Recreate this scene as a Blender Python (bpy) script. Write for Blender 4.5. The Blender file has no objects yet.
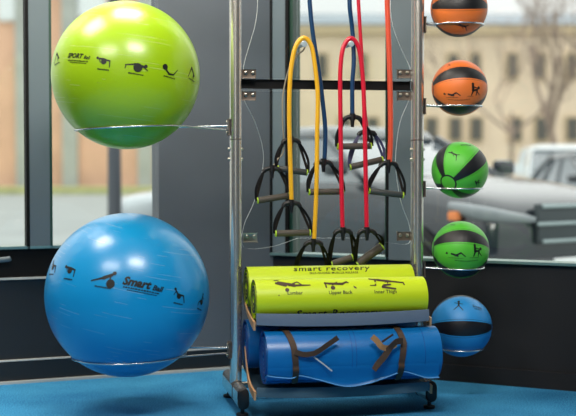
import bpy, bmesh, math, random
from mathutils import Vector, Matrix, Quaternion
random.seed(7)
PI = math.pi
S = bpy.context.scene
C = S.collection
V = Vector

# ---------------------------------------------------------------- camera
FPX, H, PITCH = 1150.0, 0.97, math.radians(2.0)
cam = bpy.data.cameras.new('camera'); camo = bpy.data.objects.new('camera', cam); C.objects.link(camo)
camo.location = (0, 0, H); camo.rotation_euler = (PI/2 - PITCH, 0, 0)
cam.sensor_width = 36; cam.lens = FPX*36/576; cam.clip_end = 400
cam.dof.use_dof = True; cam.dof.focus_distance = 4.55; cam.dof.aperture_fstop = 1.9
S.camera = camo
def ray(px, py):
    u, v = (px-288)/FPX, -(py-208)/FPX
    return V((u, math.cos(PITCH)+v*math.sin(PITCH), v*math.cos(PITCH)-math.sin(PITCH)))
def at(px, py, Y):
    d = ray(px, py); return V((0, 0, H)) + d*(Y/d.y)
# rack frame
TH = math.radians(11); U = V((math.cos(TH), math.sin(TH), 0)); N = V((math.sin(TH), -math.cos(TH), 0))
L0 = V((-.212, 4.64, 0)); W = .763
def R(b, a, z): return L0 + U*b + N*a + V((0, 0, z))
def onr(px, py, a):                       # pixel -> point on the rack's plane at offset a
    d = ray(px, py); o = V((0, 0, H)); p0 = L0 + N*a
    return o + d*((p0-o).dot(N)/d.dot(N))

# ---------------------------------------------------------------- materials
def lin(c): return tuple(((x/255)/12.92 if x/255 <= .04045 else ((x/255+.055)/1.055)**2.4) for x in c) + (1,)
def mat(name, rgb, rough=.5, metal=0, noise=0, nscale=20, bump=0, bscale=200, coat=0, spec=.5, emit=0, sheen=0, sss=0):
    m = bpy.data.materials.new(name); m.use_nodes = True; nt = m.node_tree; n = nt.nodes; l = nt.links
    p = n['Principled BSDF']; c = lin(rgb)
    p.inputs['Base Color'].default_value = c; p.inputs['Roughness'].default_value = rough
    p.inputs['Metallic'].default_value = metal; p.inputs['Coat Weight'].default_value = coat
    p.inputs['Specular IOR Level'].default_value = spec
    p.inputs['Sheen Weight'].default_value = sheen
    if emit: p.inputs['Emission Color'].default_value = c; p.inputs['Emission Strength'].default_value = emit
    tc = n.new('ShaderNodeTexCoord')
    if noise:
        t = n.new('ShaderNodeTexNoise'); t.inputs['Scale'].default_value = nscale; t.inputs['Detail'].default_value = 5
        l.new(tc.outputs['Object'], t.inputs['Vector'])
        r = n.new('ShaderNodeMapRange'); r.inputs[1].default_value = .3; r.inputs[2].default_value = .7
        r.inputs[3].default_value = 1-noise; r.inputs[4].default_value = 1+noise
        l.new(t.outputs['Fac'], r.inputs[0])
        mx = n.new('ShaderNodeVectorMath'); mx.operation = 'SCALE'; mx.inputs[0].default_value = c[:3]
        l.new(r.outputs[0], mx.inputs['Scale']); l.new(mx.outputs[0], p.inputs['Base Color'])
    if bump:
        t = n.new('ShaderNodeTexNoise'); t.inputs['Scale'].default_value = bscale; t.inputs['Detail'].default_value = 3
        l.new(tc.outputs['Object'], t.inputs['Vector'])
        b = n.new('ShaderNodeBump'); b.inputs['Strength'].default_value = bump; b.inputs['Distance'].default_value = .002
        l.new(t.outputs['Fac'], b.inputs['Height']); l.new(b.outputs[0], p.inputs['Normal'])
    return m
def clear_mat(name, tint, rough=.02, base=.03, k=.5):
    m = bpy.data.materials.new(name); m.use_nodes = True; nt = m.node_tree; n = nt.nodes; l = nt.links
    n.remove(n['Principled BSDF']); out = n['Material Output']
    t = n.new('ShaderNodeBsdfTransparent'); t.inputs[0].default_value = tint
    g = n.new('ShaderNodeBsdfGlossy'); g.inputs['Roughness'].default_value = rough
    f = n.new('ShaderNodeFresnel'); f.inputs[0].default_value = 1.45
    mu = n.new('ShaderNodeMath'); mu.operation = 'MULTIPLY_ADD'; mu.inputs[1].default_value = k; mu.inputs[2].default_value = base
    mx = n.new('ShaderNodeMixShader')
    l.new(f.outputs[0], mu.inputs[0]); l.new(mu.outputs[0], mx.inputs[0]); l.new(t.outputs[0], mx.inputs[1]); l.new(g.outputs[0], mx.inputs[2])
    l.new(mx.outputs[0], out.inputs[0]); return m
def gym_ball_mat(name, rgb, rough):
    """glossy vinyl with thin moulded ridges running round the ball"""
    m = mat(name, rgb, rough, spec=.55, coat=.25); nt = m.node_tree; n = nt.nodes; l = nt.links; p = n['Principled BSDF']
    p.inputs['Coat Roughness'].default_value = .2
    p.inputs['Subsurface Weight'].default_value = .0
    tc = n.new('ShaderNodeTexCoord'); sp = n.new('ShaderNodeSeparateXYZ'); l.new(tc.outputs['Object'], sp.inputs[0])
    def math_(op, a, b=None, c=None):
        q = n.new('ShaderNodeMath'); q.operation = op
        for i, x in enumerate((a, b, c)):
            if x is None: continue
            if isinstance(x, (int, float)): q.inputs[i].default_value = x
            else: l.new(x, q.inputs[i])
        return q.outputs[0]
    fr = math_('FRACT', math_('MULTIPLY', sp.outputs[2], 62.0))
    line = math_('COMPARE', fr, .5, .07)
    ns = n.new('ShaderNodeTexNoise'); ns.inputs['Scale'].default_value = 1.0; ns.inputs['Detail'].default_value = 2
    mp = n.new('ShaderNodeMapping'); mp.inputs['Scale'].default_value = (5, 5, 26); l.new(tc.outputs['Object'], mp.inputs[0]); l.new(mp.outputs[0], ns.inputs['Vector'])
    mk = math_('GREATER_THAN', ns.outputs['Fac'], .585)
    h = math_('MULTIPLY', line, mk)
    # ridges are tinted paler than the vinyl
    mx = n.new('ShaderNodeMix'); mx.data_type = 'RGBA'; c = lin(rgb)
    mx.inputs[6].default_value = c; mx.inputs[7].default_value = tuple(min(1, .75*x+.17) for x in c[:3])+(1,)
    l.new(math_('MULTIPLY', h, .55), mx.inputs[0]); l.new(mx.outputs[2], p.inputs['Base Color'])
    b = n.new('ShaderNodeBump'); b.inputs['Strength'].default_value = .35; b.inputs['Distance'].default_value = .002
    l.new(h, b.inputs['Height']); l.new(b.outputs[0], p.inputs['Normal'])
    return m
def med_ball_mat(name, rgb, dark):
    """melon-slice panels round the local X axis, round cap at each pole"""
    m = mat(name, rgb, .42, bump=.25, bscale=900, spec=.45); nt = m.node_tree; n = nt.nodes; l = nt.links; p = n['Principled BSDF']
    tc = n.new('ShaderNodeTexCoord'); nm = n.new('ShaderNodeVectorMath'); nm.operation = 'NORMALIZE'; l.new(tc.outputs['Object'], nm.inputs[0])
    sp = n.new('ShaderNodeSeparateXYZ'); l.new(nm.outputs[0], sp.inputs[0])
    def M(op, a, b=None, c=None):
        q = n.new('ShaderNodeMath'); q.operation = op
        for i, x in enumerate((a, b, c)):
            if x is None: continue
            if isinstance(x, (int, float)): q.inputs[i].default_value = x
            else: l.new(x, q.inputs[i])
        return q.outputs[0]
    ang = M('ARCTAN2', sp.outputs[2], M('MULTIPLY', sp.outputs[1], -1))
    fr = M('FRACT', M('ADD', M('MULTIPLY', ang, 4/(2*PI)), 100.5))          # .5 = middle of a black slice
    d = M('ABSOLUTE', M('SUBTRACT', fr, .5))
    black = M('LESS_THAN', d, .155)
    seam = M('COMPARE', d, .19, .008)
    ax = M('ABSOLUTE', sp.outputs[0])
    cap = M('GREATER_THAN', ax, .965); ringm = M('COMPARE', ax, .958, .008)
    k = M('MAXIMUM', M('MULTIPLY', M('MAXIMUM', black, M('MULTIPLY', seam, .45)), M('SUBTRACT', 1, cap)), ringm)
    mx = n.new('ShaderNodeMix'); mx.data_type = 'RGBA'; mx.inputs[6].default_value = lin(rgb); mx.inputs[7].default_value = lin(dark)
    l.new(k, mx.inputs[0]); l.new(mx.outputs[2], p.inputs['Base Color']); return m

M_ = dict(
 slate=mat('slate_panel', (86, 94, 103), .6, noise=.04, nscale=4),
 slate2=mat('slate_post', (92, 106, 114), .5, noise=.03, nscale=6),
 dark=mat('charcoal_wall', (24, 28, 32), .5, noise=.08, nscale=5),
 black=mat('black_shade_wall', (8, 10, 15), .75, noise=.1, nscale=5),  # shade of the right wall painted in, deeper than the left
 gasket=mat('black_rubber', (8, 9, 11), .7, spec=.2),
 gaskgreen=mat('green_black_gasket', (30, 62, 52), .4),
 sillm=mat('sill_aluminium', (130, 160, 155), .3, metal=.6),
 ceilm=mat('warm_timber_ceiling', (196, 150, 106), .7, noise=.1, nscale=3),
 backw=mat('dim_wall_paint', (48, 50, 54), .8),
 trimm=mat('pale_trim', (185, 188, 185), .4),
 steel=mat('satin_steel', (226, 222, 214), .24, metal=.88, bump=.04, bscale=80),
 wire=mat('bright_wire', (215, 222, 225), .25, metal=.9),
 bolt=mat('bolt_steel', (190, 185, 170), .3, metal=1),
 bracket=mat('bronze_bracket', (120, 108, 98), .4, metal=.7),
 shelf=mat('grey_blue_powder_coat', (98, 114, 134), .42, noise=.03),
 tan=mat('tan_edge', (196, 150, 108), .4),
 blackp=mat('black_plastic', (12, 12, 14), .45, bump=.1),
 print=mat('black_print', (12, 16, 14), .5),
 printb=mat('brown_print', (62, 42, 26), .5),
 printg=mat('grey_print', (70, 95, 75), .5),
 acryl=clear_mat('clear_acrylic', (.965, .98, .98, 1), .03, .0, .3),
 pegm=mat('clear_peg', (170, 185, 190), .1, spec=.8),
 acredge=mat('acrylic_edge', (238, 246, 248), .3),
 glass=clear_mat('window_glass', (.97, .985, .98, 1), .0, .0, .5),
 gball=gym_ball_mat('lime_vinyl', (148, 188, 12), .32),
 bball=gym_ball_mat('blue_vinyl', (12, 142, 202), .3),
 morange=med_ball_mat('orange_rubber', (232, 120, 52), (26, 27, 30)),
 mgreen=med_ball_mat('green_rubber', (84, 190, 56), (26, 28, 32)),
 mblue=med_ball_mat('blue_rubber', (38, 140, 208), (22, 24, 30)),
 gmat=mat('lime_foam', (190, 214, 28), .42, bump=.12, bscale=300, spec=.4),
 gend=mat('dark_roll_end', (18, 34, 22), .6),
 bmat=mat('blue_foam', (4, 100, 168), .33, bump=.12, bscale=300, spec=.5, noise=.04),
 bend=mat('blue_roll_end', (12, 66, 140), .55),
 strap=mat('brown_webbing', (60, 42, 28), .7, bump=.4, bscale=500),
 straplit=mat('brown_webbing_lit', (150, 112, 72), .6, bump=.4, bscale=500),  # brown strap webbing with the light on it painted in
 web=mat('black_webbing', (12, 12, 14), .7, spec=.2, bump=.4, bscale=600),
 weblit=mat('black_webbing_lit', (34, 28, 24), .7, spec=.2),  # highlight on the black webbing put into its colour
 webvio=mat('black_white_webbing', (58, 56, 92), .6),
 shelf2=mat('teal_grey_powder_coat', (66, 92, 108), .42, noise=.03), flapedge=mat('pale_blue_edge', (96, 160, 214), .5),
 grip=mat('grey_brown_foam', (74, 68, 60), .6, bump=.3, bscale=300),
 gripd=mat('charcoal_foam', (58, 62, 62), .5, bump=.3, bscale=300),
 lime=mat('lime_cap', (170, 210, 40), .4),
 yel=mat('yellow_latex', (238, 178, 34), .35, coat=.2),
 red=mat('red_latex', (212, 22, 52), .35, coat=.2),
 ored=mat('coral_latex', (226, 84, 56), .35, coat=.2),
 navy=mat('navy_latex', (8, 58, 98), .35, coat=.2),
 tan_reflect=mat('tan_reflection', (150, 140, 120), .4),  # colour of the yellow tube's reflection in the acrylic
)
# carpet: short pile in two blues
m = mat('blue_carpet', (26, 128, 190), .9, bump=.9, bscale=420, spec=.15); M_['carpet'] = m
nt = m.node_tree; n = nt.nodes; l = nt.links
t1 = n.new('ShaderNodeTexNoise'); t1.inputs['Scale'].default_value = 160; t1.inputs['Detail'].default_value = 4
t2 = n.new('ShaderNodeTexNoise'); t2.inputs['Scale'].default_value = 3; t2.inputs['Detail'].default_value = 3
tc = n.new('ShaderNodeTexCoord'); l.new(tc.outputs['Object'], t1.inputs['Vector']); l.new(tc.outputs['Object'], t2.inputs['Vector'])
rp = n.new('ShaderNodeValToRGB'); rp.color_ramp.elements[0].position = .35; rp.color_ramp.elements[1].position = .68
rp.color_ramp.elements[0].color = lin((14, 88, 142)); rp.color_ramp.elements[1].color = lin((80, 172, 218))
md = n.new('ShaderNodeMath'); md.operation = 'MULTIPLY_ADD'; md.inputs[1].default_value = .3; 
l.new(t2.outputs['Fac'], md.inputs[0]); 
mm = n.new('ShaderNodeMath'); mm.operation = 'MULTIPLY'; mm.inputs[1].default_value = .7; l.new(t1.outputs['Fac'], mm.inputs[0]); l.new(mm.outputs[0], md.inputs[2])
l.new(md.outputs[0], rp.inputs[0]); l.new(rp.outputs[0], n['Principled BSDF'].inputs['Base Color'])

# ---------------------------------------------------------------- mesh helpers
def obj(name, bm, material, parent=None, smooth=True):
    me = bpy.data.meshes.new(name)
    bmesh.ops.recalc_face_normals(bm, faces=bm.faces[:]); bm.to_mesh(me); bm.free()
    for m in (material if isinstance(material, (list, tuple)) else [material]):
        me.materials.append(M_[m] if isinstance(m, str) else m)
    if smooth:
        me.polygons.foreach_set('use_smooth', [True]*len(me.polygons))
        try: me.set_sharp_from_angle(angle=math.radians(42))
        except Exception: pass
    o = bpy.data.objects.new(name, me); C.objects.link(o)
    if parent: o.parent = parent; o.matrix_parent_inverse = Matrix.Translation(-parent.location)
    return o
def tag(o, label, cat, group=None, kind=None):
    o['label'] = label; o['category'] = cat
    if group: o['group'] = group
    if kind: o['kind'] = kind
    return o
def thing(name, label, cat, loc, group=None):
    o = bpy.data.objects.new(name, None); C.objects.link(o); o.location = loc; o.empty_display_size = .1
    return tag(o, label, cat, group)
def struct(name, bm, m, parent=None, smooth=False):
    o = obj(name, bm, m, parent, smooth)
    o['kind'] = 'structure'
    return o
def basis(fwd, up=V((0, 0, 1))):
    z = fwd.normalized(); x = up.cross(z)
    if x.length < 1e-4: x = V((1, 0, 0)).cross(z)
    x.normalize(); return x, z.cross(x), z
def box(bm, c, s, X=V((1, 0, 0)), Y=V((0, 1, 0)), Z=V((0, 0, 1)), bev=0):
    c = V(c); r = bmesh.ops.create_cube(bm, size=1); vs = r['verts']
    for v in vs: p = v.co; v.co = c + X*(p.x*s[0]) + Y*(p.y*s[1]) + Z*(p.z*s[2])
    if bev:
        es = {e for v in vs for e in v.link_edges}
        bmesh.ops.bevel(bm, geom=list(es), offset=bev, segments=2, affect='EDGES', profile=.6)
def sweep(bm, pts, prof, closed=False, up=V((0, 0, 1)), scales=None, caps=True):
    """sweep the 2D profile along pts with a stable frame"""
    n = len(pts); rings = []
    pts = [V(p) for p in pts]; prev = None
    for i, p in enumerate(pts):
        if closed: t = pts[(i+1) % n]-pts[i-1]
        else: t = pts[min(i+1, n-1)]-pts[max(i-1, 0)]
        t.normalize()
        if prev is None: x, y, _ = basis(t, up)
        else:
            x = prev - t*prev.dot(t); x.normalize(); y = t.cross(x)
        prev = x; s = scales[i] if scales else 1
        rings.append([bm.verts.new(p + x*(q[0]*s) + y*(q[1]*s)) for q in prof])
    k = len(prof)
    for i in range(n if closed else n-1):
        a, b = rings[i], rings[(i+1) % n]
        for j in range(k): bm.faces.new((a[j], a[(j+1) % k], b[(j+1) % k], b[j]))
    if caps and not closed: bm.faces.new(rings[0][::-1]); bm.faces.new(rings[-1])
def circ(r, k=12, ry=None): return [(r*math.cos(2*PI*i/k), (ry or r)*math.sin(2*PI*i/k)) for i in range(k)]
def tube(bm, pts, r, k=12, closed=False, scales=None): sweep(bm, pts, circ(r, k), closed, scales=scales)
def smoothpts(P, n=8, closed=False):
    P = [V(p) for p in P]; out = []
    m = len(P); rng = range(m if closed else m-1)
    for i in rng:
        if closed: a, b, c, d = P[i-1], P[i], P[(i+1) % m], P[(i+2) % m]
        else: a, b, c, d = P[max(i-1, 0)], P[i], P[i+1], P[min(i+2, m-1)]
        for j in range(n):
            t = j/n
            out.append(.5*((2*b)+(c-a)*t+(2*a-5*b+4*c-d)*t*t+(3*b-a-3*c+d)*t**3))
    if not closed: out.append(P[-1])
    return out
def cyl(bm, a, b, r, k=16, r2=None, bev=0):
    a, b = V(a), V(b)
    if bev:
        d = (b-a).normalized()
        pts = [a, a+d*bev*.3, a+d*bev, b-d*bev, b-d*bev*.3, b]; sweep(bm, pts, circ(r, k), scales=[(r-bev)/r, (r-bev*.3)/r, 1, 1, (r-bev*.3)/r, (r-bev)/r])
    else: sweep(bm, [a, b], circ(r, k), scales=[1, (r2 or r)/r])
def prism(bm, poly, z0, z1):
    a = [bm.verts.new((x, y, z0)) for x, y in poly]; b = [bm.verts.new((x, y, z1)) for x, y in poly]
    n = len(poly); bm.faces.new(a[::-1]); bm.faces.new(b)
    for i in range(n): bm.faces.new((a[i], a[(i+1) % n], b[(i+1) % n], b[i]))
def stadium(w, d, k=8):
    r = w/2; h = max(d/2-r, 0); out = []
    for i in range(k+1): t = PI*i/k; out.append((r*math.cos(t), h+r*math.sin(t)))
    for i in range(k+1): t = PI+PI*i/k; out.append((r*math.cos(t), -h+r*math.sin(t)))
    return out

# ---------------------------------------------------------------- room
SL, SR = .39, -.48
CX, CY = -.08, 5.61
def wl(x): return V((x, CY+SL*(x-CX), 0))     # inner face of the left bay wall
def wr(x): return V((x, CY+SR*(x-CX), 0))
dl = V((1, SL, 0)).normalized(); nl = V((SL, -1, 0)).normalized()
dr = V((1, SR, 0)).normalized(); nr = V((SR, -1, 0)).normalized()
def pxl(px):                                   # where pixel column px meets the left wall
    k = (px-288)/FPX; y = (CY-SL*CX)/(1-SL*k); return V((k*y, y, 0))
def pxr(px):
    k = (px-288)/FPX; y = (CY-SR*CX)/(1-SR*k); return V((k*y, y, 0))
def slab(bm, p, q, z0, z1, nrm, t0, t1):       # wall piece from p to q, from depth t0 (outside) to t1 (inside)
    d = (q-p); L = d.length; c = (p+q)/2 + nrm*((t0+t1)/2); box(bm, (c.x, c.y, (z0+z1)/2), (L, abs(t1-t0), z1-z0), d.normalized(), nrm, V((0, 0, 1)))
TOP = 3.1
XL, XR = -2.6, 2.9
corner = V((CX, CY, 0)); Lend, Rend = wl(XL), wr(XR)
SILL_L, SILL_R = .605, .545
bm = bmesh.new(); prism(bm, [(-2.6, -2.6), (2.9, -2.6), (2.9, Rend.y+.12), (CX, CY+.12), (-2.6, Lend.y+.12)], -.08, 0)
struct('floor', bm, 'carpet')
bm = bmesh.new(); prism(bm, [(-2.6, -2.6), (2.9, -2.6), (2.9, Rend.y+.12), (CX, CY+.12), (-2.6, Lend.y+.12)], TOP, TOP+.1)
struct('ceiling', bm, 'ceilm')
# left bay wall : dark lower wall, slate column, header
colL = pxl(158.5)
bm = bmesh.new(); slab(bm, Lend, corner, 0, SILL_L-.13, nl, -.12, 0); struct('wall_left', bm, 'dark')
bm = bmesh.new(); slab(bm, Lend, colL, SILL_L-.13, SILL_L, nl, -.12, .0); struct('trim_1', bm, 'gasket')
bm = bmesh.new(); slab(bm, Lend, colL, SILL_L-.137, SILL_L-.128, nl, .0, .014); struct('trim_2', bm, 'trimm')
bm = bmesh.new(); slab(bm, Lend, corner, 2.6, TOP, nl, -.12, 0); struct('wall_left_header', bm, 'slate')
bm = bmesh.new(); slab(bm, colL, corner+dl*.02, .106, 2.6, nl, -.12, .006); struct('wall_left_column', bm, 'slate')
# mullion between the two left windows
a, b = pxl(28), pxl(50)
bm = bmesh.new(); slab(bm, a, b, SILL_L, 2.6, nl, -.06, .01); struct('trim_3', bm, 'slate2')
bm = bmesh.new(); slab(bm, pxl(26), pxl(29.2), SILL_L, 2.6, nl, -.05, .012); struct('trim_4', bm, 'gasket')
bm = bmesh.new(); slab(bm, pxl(49.5), pxl(52), SILL_L, 2.6, nl, -.05, .012); struct('trim_5', bm, 'gaskgreen')
bm = bmesh.new(); slab(bm, Lend, colL, SILL_L, SILL_L+.012, nl, -.06, .012); struct('trim_6', bm, 'sillm')
# right bay wall
wA, wB, wC = pxr(292), pxr(388), pxr(411)
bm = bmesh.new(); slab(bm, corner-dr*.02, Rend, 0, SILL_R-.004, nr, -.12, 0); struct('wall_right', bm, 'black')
bm = bmesh.new(); slab(bm, corner, Rend, SILL_R, SILL_R+.012, nr, -.09, .02); struct('trim_7', bm, 'sillm')
bm = bmesh.new(); slab(bm, corner, Rend, 2.6, TOP, nr, -.12, 0); struct('wall_right_header', bm, 'slate')
bm = bmesh.new(); slab(bm, corner-dr*.03, pxr(271), SILL_R-.02, 2.6, nr, -.12, .0); struct('wall_right_column', bm, 'slate2')
bm = bmesh.new(); slab(bm, pxr(271.3), pxr(273.3), SILL_R, 2.6, nr, -.02, .016); struct('trim_8', bm, 'gasket')
bm = bmesh.new(); slab(bm, pxr(273.2), pxr(286.5), SILL_R, 2.6, nr, -.12, .01); struct('trim_9', bm, 'slate2')
bm = bmesh.new(); slab(bm, pxr(286.3), pxr(289.5), SILL_R, 2.6, nr, -.1, .014); struct('trim_10', bm, 'gasket')
bm = bmesh.new(); slab(bm, pxr(289.5), pxr(293), SILL_R, 2.6, nr, -.08, .0); struct('trim_11', bm, 'gaskgreen')
bm = bmesh.new(); slab(bm, pxr(391), pxr(414), SILL_R, 2.6, nr, -.1, .03); struct('trim_12', bm, 'slate2')
bm = bmesh.new(); slab(bm, pxr(387.6), pxr(391), SILL_R, 2.6, nr, -.1, .02); struct('trim_13', bm, 'gasket')
bm = bmesh.new(); slab(bm, pxr(385.8), pxr(387.6), SILL_R, 2.6, nr, -.1, .01); struct('trim_14', bm, 'gaskgreen')
# baseboards
bm = bmesh.new(); slab(bm, Lend, corner, 0, .1, nl, 0, .014); struct('baseboard_left', bm, 'dark')
bm = bmesh.new(); slab(bm, Lend, corner, .1, .106, nl, 0, .016); struct('trim_15', bm, 'trimm')
bm = bmesh.new(); slab(bm, Lend, corner, 0, .012, nl, .014, .03); struct('trim_16', bm, 'trimm')
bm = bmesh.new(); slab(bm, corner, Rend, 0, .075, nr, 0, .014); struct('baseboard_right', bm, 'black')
# side and rear walls of the room
bm = bmesh.new(); box(bm, (-2.66, (Lend.y-2.6)/2, TOP/2), (.12, Lend.y+2.7, TOP)); struct('wall_west', bm, 'backw')
bm = bmesh.new(); box(bm, (2.96, (Rend.y-2.6)/2, TOP/2), (.12, Rend.y+2.7, TOP)); struct('wall_east', bm, 'backw')
bm = bmesh.new()
for x0, x1, z0, z1 in ((-2.6, 2.9, 0, .7), (-2.6, 2.9, 2.5, TOP), (-2.6, -2.0, .7, 2.5), (-1.0, -.5, .7, 2.5), (.5, 2.9, .7, 2.5)):
    box(bm, ((x0+x1)/2, -2.66, (z0+z1)/2), (x1-x0, .12, z1-z0))
struct('wall_back', bm, 'backw')
# glass
def window(name, p, q, z0, nrm):
    bm = bmesh.new(); slab(bm, p, q, z0, 2.6, nrm, -.05, -.044); struct(name, bm, 'glass')
window('window_1', Lend, pxl(26), SILL_L+.012, nl); window('window_2', pxl(52), colL, SILL_L+.012, nl)
window('window_3', pxr(293), pxr(385.8), SILL_R+.012, nr); window('window_4', pxr(414), Rend, SILL_R+.012, nr)
# latch lever in the left sill
p = pxl(3); z = at(3, 259, p.y).z
bm = bmesh.new(); q0 = pxl(-30)+nl*.03; q1 = pxl(9)+nl*.03
sweep(bm, smoothpts([V((q0.x, q0.y, z-.006)), V((p.x, p.y, z))+nl*.03, V((q1.x, q1.y, z+.006))], 5), circ(.008, 10, .012))
box(bm, V((q0.x, q0.y, z-.006))-nl*.012, (.05, .03, .05), dl, nl, V((0,0,1)), .004)
tag(obj('window_latch', bm, 'slate2'), 'grey lever latch on the black sill under the left window', 'window latch')

# ---------------------------------------------------------------- rack
rack = thing('ball_rack', 'tall steel fitness rack holding exercise balls, rolled mats and resistance tubes', 'rack', R(W/2, 0, 0))
def rk(name, bm, m, parent=None, smooth=True): return obj(name, bm, m, parent or rack, smooth)
def sub(name, bm, m, par):                       # sub-part under a part of the rack
    o = obj(name, bm, m, None); o.parent = par; o.matrix_parent_inverse = Matrix.Identity(4)
    return o
def setpart(o): return o
Zv = V((0, 0, 1))
PH = 2.05
def kidmesh(name, bm, m, part):
    """child of a part; the part's own matrix already cancels to world, so cancel it again"""
    o = obj(name, bm, m, None); o.parent = part; o.matrix_parent_inverse = Matrix.Identity(4)
    return o
posts = []
for b in (0, W):
    bm = bmesh.new(); sweep(bm, [R(b, 0, .1), R(b, 0, 1.08), R(b, 0, PH)], [(x, y) for x, y in stadium(.046, .07)], up=N)
    po = rk('post', bm, 'steel'); posts.append(po)
    bm = bmesh.new(); sweep(bm, [R(b, 0, 1.083), R(b, 0, 1.087)], stadium(.0475, .0715), up=N); kidmesh('joint_ring', bm, 'bracket', po)
    for py in (149, 159):
        z = at(236, py, 4.64).z
        for s in (-1, 1):
            bm = bmesh.new(); cyl(bm, R(b+s*.022, .0, z), R(b+s*.031, .0, z), .0065, 12, bev=.002); kidmesh('bolt', bm, 'bolt', po)
    # foot
    bm = bmesh.new(); a0, a1 = -.24, .21
    sweep(bm, [R(b, a0+.015, .072), R(b, a1-.012, .072)], [(x, y) for x, y in stadium(.046, .086)], up=U.cross(N)*0+N.cross(Zv)*0+Zv)
    ft = rk('foot', bm, 'steel')
    for aa, s in ((a0+.015, -1), (a1-.012, 1)):
        bm = bmesh.new(); sweep(bm, [R(b, aa, .072), R(b, aa+s*.008, .072), R(b, aa+s*.012, .072)], stadium(.0455, .0855), scales=[1, .98, .85], up=Zv)
        kidmesh('end_cap', bm, 'blackp', ft)
    for aa in (a0+.04, a1-.035):
        bm = bmesh.new(); cyl(bm, R(b, aa, 0), R(b, aa, .012), .024, 20, bev=.003); cyl(bm, R(b, aa, .012), R(b, aa, .034), .008, 10)
        kidmesh('levelling_pad', bm, 'blackp', ft)
    bm = bmesh.new(); sweep(bm, [R(b, .055, .072), R(b, .06, .072)], stadium(.049, .089), up=Zv); kidmesh('collar', bm, 'blackp', ft)
bm = bmesh.new(); zb = onr(327, 85, -.096).z; box(bm, R(W/2, -.096, zb), (W-.01, .02, .037), U, N, Zv, .003); rk('cross_bar', bm, 'gasket')
# brace between the feet behind
bm = bmesh.new(); cyl(bm, R(.02, -.15, .06), R(W-.02, -.15, .06), .014, 14); rk('cross_bar', bm, 'steel')
bm = bmesh.new(); cyl(bm, R(.02, 0, 2.0), R(W-.02, 0, 2.0), .018, 14); rk('cross_bar', bm, 'steel')

def shelf(profile, lipz0, lipz1, alip, arm, mt):
    """bent sheet-metal cradle: profile [(a,z)] swept along the rack, plus bowed front lip and side arms"""
    bm = bmesh.new(); b0, b1 = .036, W-.042; nb = 16; t = .004; P = smoothpts([V((a, z, 0)) for a, z in profile], 6)
    rows = []
    for i in range(nb+1):
        f = i/nb; b = b0+(b1-b0)*f; rows.append([bm.verts.new(R(b, p.x, p.y)) for p in P])
    for i in range(nb):
        for j in range(len(P)-1): bm.faces.new((rows[i][j], rows[i+1][j], rows[i+1][j+1], rows[i][j+1]))
    bmesh.ops.solidify(bm, geom=bm.faces[:], thickness=t)
    s = rk('shelf', bm, mt)
    bm = bmesh.new(); rows = []
    for i in range(nb+1):
        f = i/nb; b = b0+(b1-b0)*f; bow = 4*f*(1-f)
        aa = alip+.012*bow; z1 = lipz1-.006*bow; z0 = lipz0-.010*bow
        rows.append([bm.verts.new(R(b, aa+d, z)) for d, z in ((0, z1), (.004, (z0*.4+z1*.6)), (.002, z0), (-.004, z0), (-.004, z1))])
    for i in range(nb):
        for j in range(5): bm.faces.new((rows[i][j], rows[i+1][j], rows[i+1][(j+1) % 5], rows[i][(j+1) % 5]))
    bm.faces.new(rows[0]); bm.faces.new(rows[-1][::-1])
    kidmesh('front_lip', bm, mt, s)
    for b in (.031, W-.031):
        P = smoothpts([R(b, a, z) for a, z in arm], 6); bm = bmesh.new(); sweep(bm, P, [(-.003, -.012), (.003, -.012), (.003, .012), (-.003, .012)], up=Zv, scales=[.5+.9*k/(len(P)-1) for k in range(len(P))])
        kidmesh('side_arm', bm, 'tan', s)
    return s
# centres of the rolls (a, z, r)
GB, GF = (0.035, .492, .080), (.205, .457, .080)
BB, BF = (0.035, .262, .098), (.262, .243, .103)
shelf([(-.068, .50), (-.056, .425), (-.0, .394), (.06, .382), (.14, .370), (.22, .364), (.284, .366)], .372, .416, .295, [(.05, .425), (.12, .398), (.2, .378), (.284, .366)], 'shelf')
shelf([(-.088, .27), (-.076, .185), (-.02, .152), (.06, .140), (.16, .120), (.25, .112), (.30, .106)], .098, .134, .305, [(.04, .25), (.08, .185), (.16, .12), (.296, .10)], 'shelf2')

# acrylic panels with wavy sides
def panel(edge_l, edge_r, a=-.075):
    pl = [onr(x, y, a) for x, y in edge_l]; pr = [onr(x, y, a) for x, y in edge_r]
    pl = smoothpts(pl, 4); pr = smoothpts(pr, 4); loop = pl + pr[::-1]
    bm = bmesh.new(); f = [bm.verts.new(p+N*.0045) for p in loop]; g = [bm.verts.new(p-N*.0045) for p in loop]
    bm.faces.new(f); bm.faces.new(g[::-1]); n = len(loop)
    for i in range(n):
        q = bm.faces.new((f[i], g[i], g[(i+1) % n], f[(i+1) % n])); q.material_index = 1
    return rk('acrylic_panel', bm, ['acryl', 'acredge'], smooth=False)
pa1 = panel([(248, -60), (257, -12), (256, 20), (249, 46), (243.6, 66), (243.6, 79)], [(408, -60), (392, -12), (391.5, 20), (400, 46), (410, 68), (410, 79)])
pa2 = panel([(243.6, 91), (245, 102), (255, 122), (263, 150), (262, 172), (254, 202), (243.8, 226), (243.6, 247), (270, 247), (298, 238)],
            [(409.5, 91), (408, 102), (400, 122), (396, 150), (396, 172), (401, 202), (409.5, 226), (409, 243), (392, 243), (368, 238)])
def pbracket(px, py, s, m):
    c = onr(px, py, -.060); bm = bmesh.new(); w = .058
    box(bm, c+N*.004, (w, .008, .036), U, N, Zv, .0025)
    br = rk('panel_bracket', bm, m)
    for d in (-.013, .017):
        q = c + U*(d*s)+N*.008+Zv*.004; bm = bmesh.new(); cyl(bm, q, q+N*.007, .0075, 12, bev=.002); kidmesh('bolt', bm, 'bolt', br)
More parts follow.
